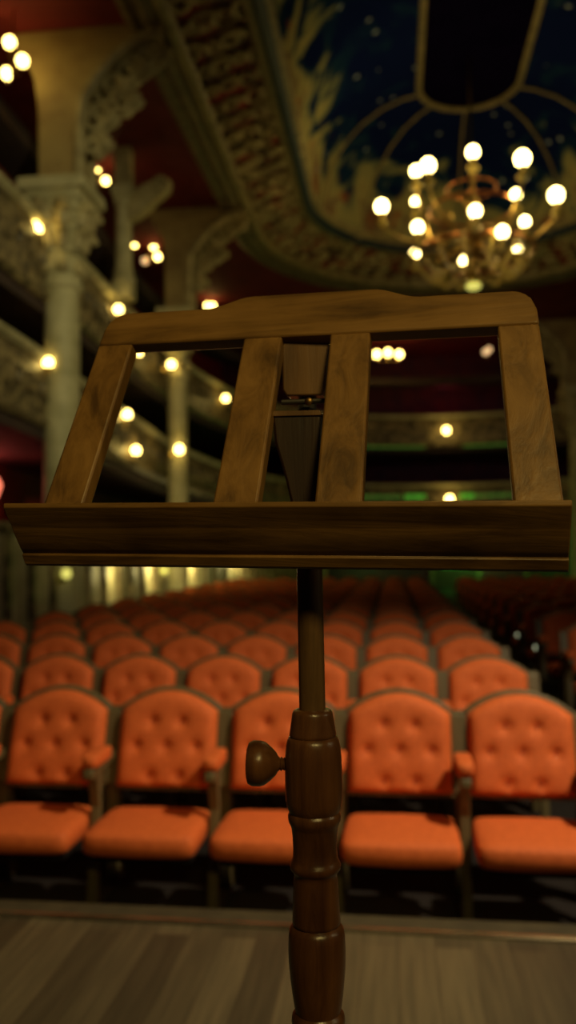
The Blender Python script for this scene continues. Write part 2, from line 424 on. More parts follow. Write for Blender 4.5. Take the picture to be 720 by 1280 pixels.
def balcony(z0, z1, h, label, relief=True):
    """z0/z1: rail height beside the stage / at the rear"""
    t = thing('balcony', (-5.2, 3.2, 0), label, 'balcony', None)
    L0 = horseshoe(); P = [(p.x, p.y, zline(z0, z1, p.y)) for p in L0]
    fp = MB().sweep(P, [(.0, -h), (.06, -h), (.12, -h+.07), (.05, -h+.14), (.03, -h+.2), (.10, -h*.55), (.05, -.2), (.0, -.13), (-.1, -.13), (-.1, -h)])
    MB().sweep(P, [(.13, -.02), (.13, -.08), (.06, -.14), (-.14, -.14), (-.16, -.05), (-.1, 0), (.08, 0)]).build('rail', 'stone', t)
    # floor slab out to the walls
    vs = []; n = len(P)
    for p in P:
        vs.append((p[0], p[1], p[2]-h+.02))
    for p, q in zip(P, L0):
        x = max(-7.3, min(11.6, XC+(q.x-XC)*1.9)); 
        y = q.y if q.y < 26 else min(36, 26+(q.y-26)*1.6)
        vs.append((x, y, p[2]-h+.02))
    lo = [(v[0], v[1], v[2]-.2) for v in vs]
    fs = [(i, i+1, n+i+1, n+i) for i in range(n-1)]
    fs2 = [tuple(k+2*n for k in f) for f in fs]; sd = [(i, i+1, 2*n+i+1, 2*n+i) for i in range(n-1)]
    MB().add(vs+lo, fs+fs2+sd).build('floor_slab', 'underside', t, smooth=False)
    if relief:
        mb = fp
        for i in range(n-1):
            a = Vector(P[i]); b = Vector(P[i+1]); d = b-a; L = d.length; d.normalize(); nr = Vector((d.y, -d.x, 0)); k = max(1, round(L/.55))
            if a.y < 7: continue
            for j in range(k):
                c = a.lerp(b, (j+.5)/k)+nr*.09+Vector((0, 0, -h*.48))
                scroll(mb, c, d, Vector((0, 0, 1)), .21, .035, 1 if j % 2 else -1)
                c2 = a.lerp(b, j/k)+nr*.10+Vector((0, 0, -h*.5)); mb.ball(c2, .07, 1.9, 8, 6)
                mb.ball(a.lerp(b, j/k)+nr*.10+Vector((0, 0, -h+.12)), .05, 1, 8, 5)
        mb.build('front_panel', 'stone_gilt', t)
    return t
upper = balcony(6.72, 6.85, 1.25, 'upper gilded horseshoe balcony with lamps along its scrolled front')
lower = balcony(4.78, 4.15, 1.15, 'lower horseshoe balcony with scrolled front above the stalls side boxes')
emis('glow_green', (.13, .36, .05), .14)  # green light on the balcony fronts, given as emission of added strips
emis('glow_green_bright', (.12, .65, .05), .25)
for par, z_, th, xs, mt in ((upper, 5.62, .07, ((-1.6, 1.3), (2.75, 5.6)), 'glow_green'), (lower, 3.72, .16, ((-1.6, .35), (3.2, 5.6)), 'glow_green'), (lower, 3.74, .2, ((.5, 1.3), (2.6, 3.15)), 'glow_green_bright')):
    for x0, x1 in xs:
        seg = [Vector((p.x, p.y)) for p in horseshoe(-.12) if x0 <= p.x <= x1] ; 
        ya = [p for p in horseshoe(-.12)]
        def yy(x):
            for a, b in zip(ya, ya[1:]):
                if a.x <= x <= b.x and a.y > 29: return a.y+(b.y-a.y)*(x-a.x)/max(1e-6, b.x-a.x)
            return 32.8
        P = [(x0+(x1-x0)*k/8, yy(x0+(x1-x0)*k/8), z_) for k in range(9)]
        MB().sweep(P, [(.02, -th), (.03, 0), (-.03, 0), (-.03, -th)]).build('added_glow_strip', mt, par)  # added glowing strip, imitates green light falling on the front
# top gallery slab: plain dark
t = thing('gallery', (-6.2, 3.2, 0), 'dark top gallery ledge under the ceiling above the balconies', 'balcony')
PG = [(p.x-.0, p.y, 8.35) for p in horseshoe(.5)]
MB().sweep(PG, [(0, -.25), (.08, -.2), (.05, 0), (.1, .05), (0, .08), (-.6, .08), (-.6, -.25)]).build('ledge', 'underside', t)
# parterre (stalls) side partition with cream panels
Lp = [Vector((p.x+ (.25 if p.x < XC else -.25), p.y)) for p in horseshoe(.0) if 6 < p.y < 31.5 and p.x < XC]
def parterre(pts, label):
    t = thing('stalls_partition', (pts[0].x, pts[0].y, 0), label, 'partition')
    P = [(p.x, p.y, 0) for p in pts]
    MB().sweep(P, [(0, 0), (0, 1.9), (-.12, 1.9), (-.12, 0)]).build('panel', 'stone', t)
    MB().sweep(P, [(.07, 1.9), (.09, 1.96), (.04, 2.02), (-.16, 2.02), (-.2, 1.9)]).build('rail', 'stone_gilt', t)
    mb = MB()
    for i in range(len(P)-1):
        a = Vector(P[i]); b = Vector(P[i+1]); d = (b-a).normalized(); nr = Vector((d.y, -d.x, 0)); k = max(1, round((b-a).length/1.2))
        for j in range(k):
            c = a.lerp(b, j/k)+nr*.03
            mb.box(-.06, .06, -.05, .05, 0, 1.9, lambda x, y, z, c=c, d=d, nr=nr: c+d*x+nr*y+Vector((0, 0, z)))
    mb.build('pilaster', 'stone_gilt', t, smooth=False)
    return t
parterre(Lp, 'cream panelled partition beside the stalls, lit yellow at the left')

# ------------------------------------------------------------------ columns
def column(x, y, r, ztop, label, fan=1.45, fanz=ZC, slender=False, side=1, capw=None, z0=0.0, grp=None):
    t = thing('column', (x, y, z0), label, 'column', grp)
    c = (x, y, 0); capw = capw or r*(1.75 if not slender else 1.15); ch = 1.1 if not slender else .32
    b = MB().box(x-r*1.5, x+r*1.5, y-r*1.5, y+r*1.5, z0, z0+.3)
    if slender: b = MB().box(x-r*1.15, x+r*1.15, y-r*1.15, y+r*1.15, z0, z0+.3)
    b.lathe([(r*1.4, z0+.3), (r*1.45, z0+.38), (r*1.3, z0+.45), (r*1.1, z0+.5), (r*1.25, z0+.56), (r*1.05, z0+.62)], c, 24)
    b.build('base', 'stone', t, angle=.5)
    zs = ztop-ch-.45 if not slender else ztop-ch
    zb = z0+.6
    MB().lathe([(r*1.03, zb), (r*1.01, zb+(zs-zb)*.3), (r, zs-.5*(zs-zb)*.3), (r*.93, zs-.1), (r*1.15, zs-.06), (r*1.2, zs), (r*.95, zs+.05)], c, 28).build('shaft', 'stone', t)
    cp = MB()
    if not slender:
        cp.lathe([(r*1.0, zs), (r*1.05, zs+.12), (r*1.3, zs+.2), (r*1.2, zs+.33), (r*1.0, zs+.45)], c, 24)
    zc = ztop-ch
    for k in range(6):
        a, bq = k/6, (k+1)/6
        w0 = r*1.0+(capw-r)*a**1.2; w1 = r*1.0+(capw-r)*bq**1.2
        cp.lathe([(w0*1.25, zc+(ch-.18)*a), (w1*1.25, zc+(ch-.18)*bq)], c, 4, (0, 0, 1)) if False else cp.box(x-w0, x+w0, y-w0, y+w0, zc+(ch-.18)*a, zc+(ch-.18)*bq+.005)
    cp.box(x-capw*1.12, x+capw*1.12, y-capw*1.12, y+capw*1.12, ztop-.18, ztop)
    cp.build('capital', 'stone', t, smooth=False, bevel=.02)
    if not slender:
        lv = MB()
        for k in range(8):
            a = 2*pi*k/8+pi/8; u = Vector((cos(a), sin(a), 0)); 
            for zz, rr, q in ((zc+.25, r*1.25, .11), (zc+.6, r*1.45, .15)):
                lv.tube([Vector(c)+u*(rr-.05)+Vector((0, 0, zz-.15)), Vector(c)+u*(rr+.03)+Vector((0, 0, zz+.05)), Vector(c)+u*(rr+.14)+Vector((0, 0, zz+.1)), Vector(c)+u*(rr+.18)+Vector((0, 0, zz))], q, 7, .5)
            lv.ball(Vector(c)+u*(r*1.22)+Vector((0, 0, zs+.22)), .10, 1, 10, 7)
        lv.build('acanthus_leaf', 'relief', t)
    # pier above with an arched bracket flaring towards the hall and scrollwork in it
    H = fanz-ztop
    if not slender:
        L = [(-r*1.1, 0)]
        rt = [(r*1.1, 0), (r*1.12, H*.35), (r*1.3, H*.52), (r*1.3+fan*.16, H*.66), (r*1.3+fan*.36, H*.78), (r*1.3+fan*.62, H*.88), (fan+r, H*.94), (fan+r, H)]
        lf = [(-r*1.9-.3, H), (-r*1.8-.1, H*.85), (-r*1.4, H*.7), (-r*1.15, H*.5), (-r*1.1, 0)]
        poly = [(p*side, q) for p, q in rt+lf]
        f = MB().prism(poly, -r*.9, r*.9, lambda p, q, tt: (x+p, y+tt, ztop+q))
        f.build('arch_bracket', 'moulding_pier', t, angle=.5, bevel=.03)
        g = MB()
        for yy in (-r*.95, r*.95):
            pts = [(x+(p+.07)*side, y+yy, ztop+q) for p, q in rt[:-1]]
            g.tube(pts, .09, 7)
        for (p, q, s_) in ((r+.32, H*.42, .2), (r+.5, H*.60, .22), (r+.85, H*.72, .2), (r+1.15, H*.80, .18), (r+.75, H*.52, .15), (r+.28, H*.25, .14)):
            for yy in (-r*.4, r*.3):
                scroll(g, (x+p*side, y+yy, ztop+q), Vector((side, 0, 0)), Vector((0, 0, 1)), s_*1.25, .075, 1)
                scroll(g, (x+(p+.1)*side, y+yy, ztop+q+.12), Vector((side, 0, 0)), Vector((0, 0, 1)), s_, .06, -1)
        g.build('scroll_bracket', 'relief', t)
    else:
        g = MB().prism([(-r, 0), (r, 0), (r, H), (-r, H)], -r*.7, r*.7, lambda p, q, tt: (x+p, y+tt, ztop+q))
        g.prism([(r*.6, -.75), (r+.2, -.62), (r+.78, -.12), (r+.82, .06), (r+.6, .12), (r+.25, -.02), (r*.6, -.2)], -r*.8, r*.8, lambda p, q, tt: (x+p, y+tt, ztop+q))
        scroll(g, (x+r+.62, y-r, ztop-.05), Vector((1, 0, 0)), Vector((0, 0, 1)), .17, .05)
        g.build('bracket', 'relief', t, angle=.5)
    return t
c1 = at(78, 250, 12.5)
column(c1.x, 12.5, .275, 7.35, 'thick cream column with carved capital, nearest on the left', 1.35, side=1, capw=.47)
c1 = at(155, 330, 16.2)
column(c1.x, 16.2, .165, 9.0, 'slender plain column between the two thick left columns', slender=True, z0=6.70)
c1 = at(222, 450, 19.4)
column(c1.x, 19.4, .23, 7.35, 'thick cream column with carved bracket, second on the left', 1.45, capw=.38)
column(6.7, 31, .36, 7.35, 'thick pale column at the right edge of the hall', 1.2, side=-1, capw=.55)

# ------------------------------------------------------------------ lamps on the balconies
def globe(mb, p, r): return mb.ball(p, r, 1.08, 14, 10)
def sconce(pts, nrm, r, label, grp=None):
    """pts: bulb centres; nrm: direction from wall to bulb"""
    p0 = Vector(pts[0]); nrm = Vector(nrm).normalized(); base = p0-nrm*.22-Vector((0, 0, .12))
    t = thing('wall_sconce', base, label, 'wall lamp', grp)
    MB().lathe([(.05, 0), (.07, .015), (.06, .03), (.03, .045)], base, 14, nrm).build('backplate', 'brass', t)
    for p in pts:
        p = Vector(p)
        MB().tube([base+nrm*.02, base+nrm*.1-Vector((0, 0, .03)), p-Vector((0, 0, r+.1)), p-Vector((0, 0, r))], .014, 7).build('arm', 'brass', t)
        MB().lathe([(.02, -r-.05), (.05, -r-.02), (.045, -r*.8)], p, 12).build('bulb_cup', 'brass', t)
        globe(MB(), p, r).build('bulb', 'bulb', t)
    return t
SC = [([(41, 278), (47, 286)], 11.9, .07, 'two-bulb lamp on the upper balcony front left of the nearest column'),
      ([(148, 387)], 15.7, .085, 'single bulb lamp on the upper balcony at the foot of the slender column'),
      ([(174, 442)], 17.6, .06, 'partly hidden lamp just under the left end of the desk rail'),
      ([(214, 456)], 18.95, .09, 'lamp on the second thick column, upper of its two'),
      ([(282, 498)], 25.0, .10, 'lamp on the upper balcony beside the inner left slat'),
      ([(54, 447), (60, 453)], 12.2, .075, 'two-bulb lamp on the lower balcony at the left edge'),
      ([(159, 518)], 16.6, .09, 'single lamp on the lower balcony seen through the left desk opening'),
      ([(224, 562)], 18.95, .10, 'lamp on the second thick column, lower of its two'),
      ([(170, 563)], 17.0, .09, 'lamp below the lower balcony lamp in the left desk opening')]
for pp, Y, r, lab in SC:
    pts = [at(px, py, Y) for px, py in pp]
    sconce(pts, (1, -.25, 0), r, lab, 'balcony lamps')
sconce([at(558, 538, 32.55)], (0, -1, 0), .13, 'lamp at the middle of the far upper balcony front', 'balcony lamps')
sconce([at(562, 624, 32.5)], (0, -1, 0), .14, 'lamp at the middle of the far lower balcony front just over the ledge', 'balcony lamps')
# wall lamps low on the left partition
for (px, py, Y, r, lab) in [(83, 717, 12.1, .075, 'soft yellow lamp low on the left partition under the desk ledge corner'),
                            (226, 717, 20.8, .13, 'brightest yellow lamp low on the partition left of the stand pole'),
                            (205, 713, 19.2, .09, 'soft yellow lamp beside the brightest low lamp on the partition')]:
    p = at(px, py, Y); b = p-Vector((.16, 0, .1))
    t = thing('partition_lamp', b, lab, 'wall lamp', 'low partition lamps')
    MB().lathe([(.05, 0), (.06, .02), (.03, .04)], b, 12, (1, 0, 0)).build('backplate', 'brass', t)
    MB().tube([b, b+Vector((.1, 0, -.02)), p-Vector((0, 0, r))], .014, 6).build('arm', 'brass', t)
    globe(MB(), p, r).build('bulb', 'bulb_soft', t)
p = at(-7, 606, 13.9)
t = thing('box_lamp', p-Vector((.25, 0, .1)), 'red-shaded lamp glowing in the box at the left edge', 'wall lamp')
MB().lathe([(.06, -.22), (.13, .0), (.06, .14)], p, 14).build('lamp_shade', 'shade_red', t)
MB().tube([p-Vector((.35, 0, .25)), p-Vector((.1, 0, .27)), p-Vector((0, 0, .2))], .015, 6).build('arm', 'brass', t)
# three-branched hanging lamps under the top gallery
def hanging(pts, Y, r, label, dim=()):
    P = [at(px, py, Y+dy) for px, py, dy in pts]; c = sum(P, Vector())/len(P); top = Vector((c.x, c.y, ZC))
    t = thing('hanging_lamp', (c.x, c.y, c.z-.25), label, 'hanging lamp', 'small branched lamps under the gallery')
    MB().tube([(c.x, c.y, c.z-.2), top], .016, 6).build('rod', 'brass', t)
    MB().lathe([(.01, -.28), (.05, -.24), (.03, -.2), (.06, -.15), (.015, -.1)], c, 12).build('finial', 'brass', t)
    for i, p in enumerate(P):
        MB().tube([c+Vector((0, 0, -.2)), c.lerp(p, .5)+Vector((0, 0, -.26)), p-Vector((0, 0, r+.06)), p-Vector((0, 0, r*.9))], .012, 6).build('arm', 'brass', t)
        globe(MB(), p, r).build('bulb', 'bulb_dim' if i in dim else 'bulb', t)
hanging([(12, 53, 0), (28, 76, -.2), (9, 92, .2)], 11.7, .085, 'three-bulb hanging lamp at the top left corner')
hanging([(121, 210, 0), (132, 226, -.2)], 17.0, .075, 'two-bulb hanging lamp right of the nearest column capital')
hanging([(168, 305, 0), (192, 308, .2), (197, 321, -.2), (181, 326, -.1)], 21.4, .085, 'four-bulb hanging lamp between the slender and second thick columns', (3,))
hanging([(259, 382, 0), (266, 382, .2)], 26.2, .08, 'hanging lamp just above the left part of the desk rail')
hanging([(471, 443, 0), (485, 441, -.15), (499, 443, .1)], 32.0, .13, 'row of three bulbs high at the rear in the right desk opening')
hanging([(607, 440, 0), (611, 437, .2)], 32.0, .11, 'dim hanging lamp high at the rear beside the right slat', (0, 1))

# ------------------------------------------------------------------ great chandelier
CH = Vector((at(590, 270, 19).x, 19.0, 0))
zt = 12.75
BUL = [(477, 258, 19.0, .155), (695, 244, 18.4, .165), (535, 207, 17.2, .15), (653, 198, 17.0, .16), (591, 190, 17.6, .135), (520, 214, 18.2, .125),
       (645, 243, 18.4, .115), (656, 277, 20.2, .125), (647, 309, 20.6, .12), (628, 290, 17.5, .13), (594, 264, 17.3, .13), (522, 284, 17.9, .13),
       (519, 252, 20.3, .10), (519, 317, 20.6, .115), (580, 326, 21, .115)]
zmid = at(590, 300, 19).z; zbot = at(590, 350, 19).z
t = thing('chandelier', (CH.x, CH.y, zt), 'large gilt chandelier with many globe bulbs under the painted ceiling', 'chandelier')
MB().tube([(CH.x, CH.y, zt), (CH.x, CH.y, zmid+1.6)], .035, 8).build('chain', 'brass', t)
cc = (CH.x, CH.y, 0)
MB().lathe([(.02, zbot-.1), (.10, zbot), (.16, zbot+.12), (.08, zbot+.25), (.05, zbot+.5), (.18, zmid-.35), (.26, zmid-.1), (.14, zmid+.1), (.07, zmid+.4), (.15, zmid+.7), (.2, zmid+.85), (.06, zmid+1.1), (.04, zmid+1.6), (.1, zmid+1.7), (.02, zmid+1.8)], cc, 20).build('stem', 'brass', t)
for rr, z_, tt, mt in ((.95, at(590, 262, 19).z, .035, 'copper'), (1.35, at(590, 318, 19).z, .045, 'copper'), (.55, at(590, 236, 19).z, .03, 'copper'), (.6, zbot+.15, .04, 'brass')):
    ring = [(CH.x+rr*cos(2*pi*i/40), CH.y+rr*sin(2*pi*i/40), z_) for i in range(40)]
    MB().sweep(ring, rd(tt, 8), True).build('hoop', mt, t)
for i, (px, py, Y, r) in enumerate(BUL):
    p = at(px, py, Y); hub = Vector((CH.x, CH.y, zmid-.1 if i % 2 else zmid+.2)); d = p-hub; flat = Vector((d.x, d.y, 0))
    a = MB().tube([hub, hub+flat*.35+Vector((0, 0, -.28)), hub+flat*.75+Vector((0, 0, min(-.1, d.z-.75))), Vector((p.x, p.y, p.z-r-.32)), p-Vector((0, 0, r+.05))], .03, 7)
    scroll(a, hub+flat*.55+Vector((0, 0, -.05)), flat.normalized(), Vector((0, 0, 1)), .17, .025)
    a = a.build('arm', 'brass', t)
    MB().lathe([(.02, -r-.34), (.11, -r-.26), (.13, -r-.2), (.05, -r-.18), (.045, -r-.02), (.06, -r*.9)], p, 14).build('candle_cup', 'cup_glass', t)
    globe(MB(), p, r*.93).build('bulb', 'bulb_large', t)
pb = Vector((CH.x, CH.y, zbot-.02))
MB().ball(pb-Vector((0, 0, .12)), .17, .5, 16, 8).build('pendant_bowl', 'bulb_soft', t)
# strings of drops between hoops
for k in range(14):
    a = 2*pi*k/14; u = Vector((cos(a), sin(a), 0)); mb = MB(); mb.tube([Vector((CH.x, CH.y, at(590, 318, 19).z*(1-q/8)+(zbot+.15)*q/8-.25*sin(pi*q/8)))+u*(1.35*(1-q/8)+.6*q/8) for q in range(9)], .012, 5)
    for q in range(9):
        f = q/8; rr = 1.35*(1-f)+.6*f; z_ = at(590, 318, 19).z*(1-f)+(zbot+.15)*f-.25*sin(pi*f)
        mb.ball(Vector((CH.x, CH.y, z_))+u*rr, .045, 1.4, 6, 5)
    mb.build('drop_string', 'cup_glass', t)

# ------------------------------------------------------------------ seats
PW = 0.55; HW = .2375; EX = 0
def zarch(x, hw=HW): return .836+.090*max(0, 1-(abs(x)/hw)**2.0)
def lean(z): return -.13+.13*(z-.46)/.46
TUFT = [(-.07, .79), (.07, .79), (-.145, .68), (0, .68), (.145, .68), (-.07, .55), (.07, .55)]
def make_seat(buttons=True, res=26):
    t = thing('theatre_seat', (0, 0, 0), 'seat', 'seat', 'theatre seats in the stalls')
    # back frame (outer rim, arched)
    ow = HW+.010
    top = [(x, zarch(x*.96)+.016) for x in [ow*(1-2*i/16) for i in range(17)]]
    poly = [(-ow, .478), (ow, .478)]+top
    MB().prism(poly, .0, .045, lambda p, q, tt: (p, lean(q)+tt, q)).build('back_frame', 'seat_wood', t, angle=.5, bevel=.006)
    # tufted back cushion
    mb = MB(); n = res; vs = []; fs = []
    for j in range(n+1):
        for i in range(n+1):
            u = -1+2*i/n; v = j/n
            x = u*HW; zt_ = zarch(x); z = .495+(zt_-.495)*v
            edge = (1-abs(u)**12)*(1-abs(2*v-1)**12)
            d = .052*max(0, edge)**.5
            for bx, bz in TUFT:
                q = (x-bx)**2+(z-bz)**2; d -= .020*math.exp(-q/.00045)+.010*math.exp(-q/.0022)
            vs.append((x, lean(z)-.002-max(d, 0), z))
    for j in range(n):
        for i in range(n):
            a = j*(n+1)+i; fs.append((a, a+1, a+n+2, a+n+1))
    b0 = len(vs); bd = [i for i in range(n+1)]+[(j+1)*(n+1)-1 for j in range(1, n+1)]+[n*(n+1)+i for i in range(n-1, -1, -1)]+[j*(n+1) for j in range(n-1, 0, -1)]
    vs += [(vs[i][0], vs[i][1]+.01, vs[i][2]) for i in bd]; k = len(bd)
    fs += [(bd[i], bd[(i+1) % k], b0+(i+1) % k, b0+i) for i in range(k)]
    mb.add(vs, fs); bc = mb.build('back_cushion', 'velvet', t, angle=1.2)
    if buttons:
        for bx, bz in TUFT:
            MB().ball((bx, lean(bz)-.026, bz), .010, .8, 10, 6).build('button', 'button', bc)
    # seat cushion
    def F(x, y, z):
        k = 1-(x/.25)**2
        if y < 0: y *= 1+.10*k
        z += .012*k*(1-(y/.25)**2) if z > 0 else 0
        x *= 1-.035*max(0, y/.22)
        return [x, y, z]
    MB().superbox((0, -.365, .368), .246, .205, .056, .42, 48, 14, F, .16).build('seat_cushion', 'velvet', t, angle=1.2)
    MB().superbox((0, -.345, .298), .22, .17, .018, .2, 24, 6).build('seat_pan', 'seat_dark', t)
    # hinge rail under the back
    MB().box(-.24, .24, -.09, -.05, .30, .34).build('hinge_rail', 'seat_dark', t, smooth=False)
    return t
def make_standard(X=0.0):
    """upright, armrest and foot shared by neighbouring seats"""
    t = thing('armrest_standard', (0, 0, 0), 'armrest', 'armrest', 'seat armrests in the stalls')
    out = [(-.05, 0), (.03, 0), (.03, .2), (-.02, .5), (.05, .838), (.0, .85), (-.075, .6), (-.09, .35), (-.07, .1)]
    MB().prism(out, -.028, .028, lambda p, q, tt: (tt, p, q)).build('upright', 'seat_wood', t, angle=.4, bevel=.005)
    MB().box(-.034, .034, -.012, .03, .50, .835, lambda x, y, z: (x, y+lean(z)+.01, z)).build('side_board', 'seat_wood', t, smooth=False, bevel=.006)
    arm = [(-.07, .655), (-.36, .655), (-.395, .63), (-.40, .60), (-.375, .585), (-.34, .60), (-.30, .45), (-.33, .25), (-.36, .05), (-.36, 0), (-.30, 0), (-.29, .2), (-.265, .45), (-.27, .60), (-.08, .62)]
    MB().prism(arm, -.022, .022, lambda p, q, tt: (tt, p, q)).build('arm_frame', 'seat_wood', t, angle=.4, bevel=.004)
    MB().superbox((0, -.275, .668), .038, .120, .030, .4, 20, 10).build('arm_pad', 'velvet', t, angle=1.2)
    MB().box(-.03, .03, -.38, .04, 0, .02).build('foot', 'seat_dark', t, smooth=False)
    return t
proto_near = make_seat(True); proto_far = make_seat(False, 18); proto_arm = make_standard()
index_kids()
ORD = ['front', 'second', 'third', 'fourth', 'fifth', 'sixth', 'seventh', 'eighth', 'ninth', 'tenth', 'eleventh', 'twelfth', 'thirteenth', 'fourteenth']
NTH = ['first', 'second', 'third', 'fourth', 'fifth', 'sixth', 'seventh', 'eighth', 'ninth', 'tenth']
used = set()
def place(proto, loc, label):
    if proto.name not in used: used.add(proto.name); o = proto; o.location = loc
    else: o = copy_tree(proto, None, loc)
    o['label'] = label; return o
X4, Y1, DY = .566, 4.035, 1.306
def seen(P, mg=160):
    x, y = pix(P); return -mg < x < 720+mg
for r in range(14):
    Y = Y1+DY*r
    for k in range(9):                                   # left block, counted from the aisle
        X = X4-PW*k
        if not seen((X, Y, .8), 90): continue
        place(proto_near if r < 2 else proto_far, (X, Y, 0), 'orange tufted seat, %s from the aisle, %s row left of the aisle' % (NTH[k], ORD[r]))
    for k in range(10):
        X = X4+PW/2-PW*k
        if not seen((X, Y, .8), 90) or k > 9: continue
        place(proto_arm, (X, Y, 0), 'padded armrest, %s from the aisle, %s row left of the aisle' % (NTH[k], ORD[r]))
    if r >= 3:
        for k in range(6):
            X = 1.80+PW*k
            if not seen((X, Y, .8), 60): continue
            place(proto_far, (X, Y, 0), 'dim red seat, %s from the aisle, %s row right of the aisle' % (NTH[k], ORD[r]))
        for k in range(7):
            X = 1.80-PW/2+PW*k
            if not seen((X, Y, .8), 60): continue
            place(proto_arm, (X, Y, 0), 'dim armrest, %s from the aisle, %s row right of the aisle' % (NTH[k], ORD[r]))
# small step lamps on the aisle-side uprights
for px, py, lab in [(657, 800, 'small round aisle lamp, the farther and upper of two'), (682, 817, 'small round aisle lamp, the nearer and lower of two')]:
    Y = None
    d = ray(px, py); tt = (1.80-PW/2-.03)/d.x; p = C0+d*tt; p.y = min((Y1+DY*r for r in range(14)), key=lambda q: abs(q-.05-p.y))-.05
    t = thing('aisle_lamp', p, lab, 'aisle lamp', 'aisle lamps on the right block')
    MB().lathe([(.035, -.004), (.04, .008), (.03, .012)], p+Vector((.004, 0, 0)), 14, (-1, 0, 0)).build('lamp_ring', 'dark_iron', t)
    MB().ball(p, .026, 1, 12, 8).build('bulb', 'bulb_step', t)

# rear exits under the balcony
for i, (px, w_) in enumerate([(375, .5), (570, 1.2), (690, .7)]):
    p = at(px, 700, 35.7)
    t = thing('exit_door', (p.x, 35.9, 0), ['double exit door with green sign at the rear left of the pole', 'double exit door with green sign at the rear behind the aisle', 'double exit door with green sign at the rear right edge'][i], 'door')
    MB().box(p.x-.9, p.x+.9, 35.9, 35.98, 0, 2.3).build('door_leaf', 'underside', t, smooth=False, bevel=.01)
    f = MB().box(p.x-1.05, p.x-.9, 35.85, 36, 0, 2.4).box(p.x+.9, p.x+1.05, 35.85, 36, 0, 2.4).box(p.x-1.05, p.x+1.05, 35.85, 36, 2.3, 2.45)
    f.build('door_frame', 'stone_gilt', t, smooth=False, bevel=.01)
    MB().box(p.x-w_/2, p.x+w_/2, 35.76, 35.86, .85, 1.25).build('sign_lamp', 'exit_green', t, smooth=False, bevel=.02)

# trap outline in the stage boards
tr = MB(); a = (.22, 2.52); b = (.78, 2.52)
for (x0, x1, y0, y1) in ((.14, .64, 2.385, 2.391), (.14, .146, 1.8, 2.391), (.634, .64, 1.8, 2.391)):
    tr.box(x0, x1, y0, y1, SZ, SZ+.0012)
mat('trap_seam', (.10, .11, .06), (.14, .14, .08), scale=20, rough=.5)
tag(tr.build('trapdoor_rim', 'trap_seam', smooth=False), 'thin metal rim of a trapdoor set in the stage boards', 'trapdoor')

# ------------------------------------------------------------------ music stand
B = Vector((-.0994, .7813, 1.6432)); SA, SL, ST, TP = -.0975, .4629, -.0168, -.263
U = Vector((cos(SA)*cos(ST), sin(SA)*cos(ST), sin(ST)))
back = Vector((-sin(SA), cos(SA), 0))
V = Vector((0, 0, 1))*cos(SL)+back*sin(SL); V = (V-U*V.dot(U)).normalized(); Nn = U.cross(V)
def D(s, v, n): return B+U*(s*(1+TP*max(v, -.02)))+V*v+Nn*n
# post axis
PY = .845
pa = at(388, 760, PY); pb_ = at(396.5, 1200, PY)
axd = (pa-pb_).normalized()
def on_axis(z): return pb_+axd*((z-pb_.z)/axd.z)
foot = on_axis(SZ)
st = thing('music_stand', foot, 'carved wooden music stand on the stage in front of the seats', 'music stand')
# top rail with raised middle and rounded corners
def vtop(s):
    a = abs(s); h = .252
    if a < .127: h += .0145*(1 if a < .07 else .5+.5*cos(pi*(a-.07)/.057))
    if a > .225: q = (a-.225)/.025; h -= .027*(1-sqrt(max(0, 1-q*q)))
    return h
ss = [-.25+.5*i/100 for i in range(101)]
poly = [(.25, .207), (.25, .222)]+[(s, vtop(s)) for s in ss[::-1]]+[(-.25, .222), (-.25, .207)]
# split in strips so the arched outline triangulates cleanly
mb = MB(); vs = []; fs = []
prof = [(s, .2066) for s in ss], [(s, vtop(s)) for s in ss]
n = len(ss)
for nn in (0, -.018):
    for row in prof: vs += [D(s, v, nn) for s, v in row]
for i in range(n-1):
    fs += [(i, i+1, n+i+1, n+i), (2*n+i, 3*n+i, 3*n+i+1, 2*n+i+1), (i, 2*n+i, 2*n+i+1, i+1), (n+i, n+i+1, 3*n+i+1, 3*n+i)]
fs += [(0, n, 3*n, 2*n), (n-1, 3*n-1, 4*n-1, 2*n-1)]
mb.add(vs, fs).build('top_rail', 'oak_x', st, angle=.5, bevel=.0022)
for s0, s1 in ((-.25, -.2073), (-.072, -.0276), (.0276, .072), (.2073, .25)):
    mb = MB(); kk = 14; vs = []; fs = []
    for j in range(kk+1):
        v = -.012+(.2062+.012)*j/kk
        vs += [D(s0, v, 0), D(s1, v, 0), D(s1, v, -.018), D(s0, v, -.018)]
    for j in range(kk):
        for i in range(4): fs.append((4*j+i, 4*j+(i+1) % 4, 4*j+4+(i+1) % 4, 4*j+4+i))
    fs += [(3, 2, 1, 0), (4*kk, 4*kk+1, 4*kk+2, 4*kk+3)]
    mb.add(vs, fs).build('slat', 'oak_v', st, angle=.5, bevel=.0022)
# ledge: moulded lip, mitred ends; profile in (towards viewer, z)
fw = -back
PR = [(.047, .0005), (.0475, -.004), (.045, -.007), (.043, -.010), (.0325, -.022), (.0315, -.0235), (.0305, -.0255), (.017, -.042), (.0135, -.0455), (.0115, -.0468), (.0135, -.049), (.0125, -.0505), (.008, -.0575), (.005, -.0595),
      (-.020, -.0595), (-.020, -.012), (.020, -.008), (.030, .0)]
MB().prism(PR, -.265, .2515, lambda p, q, s: B+U*s+fw*p+Vector((0, 0, q))).build('ledge', 'oak_x', st, angle=.35, bevel=.0008)
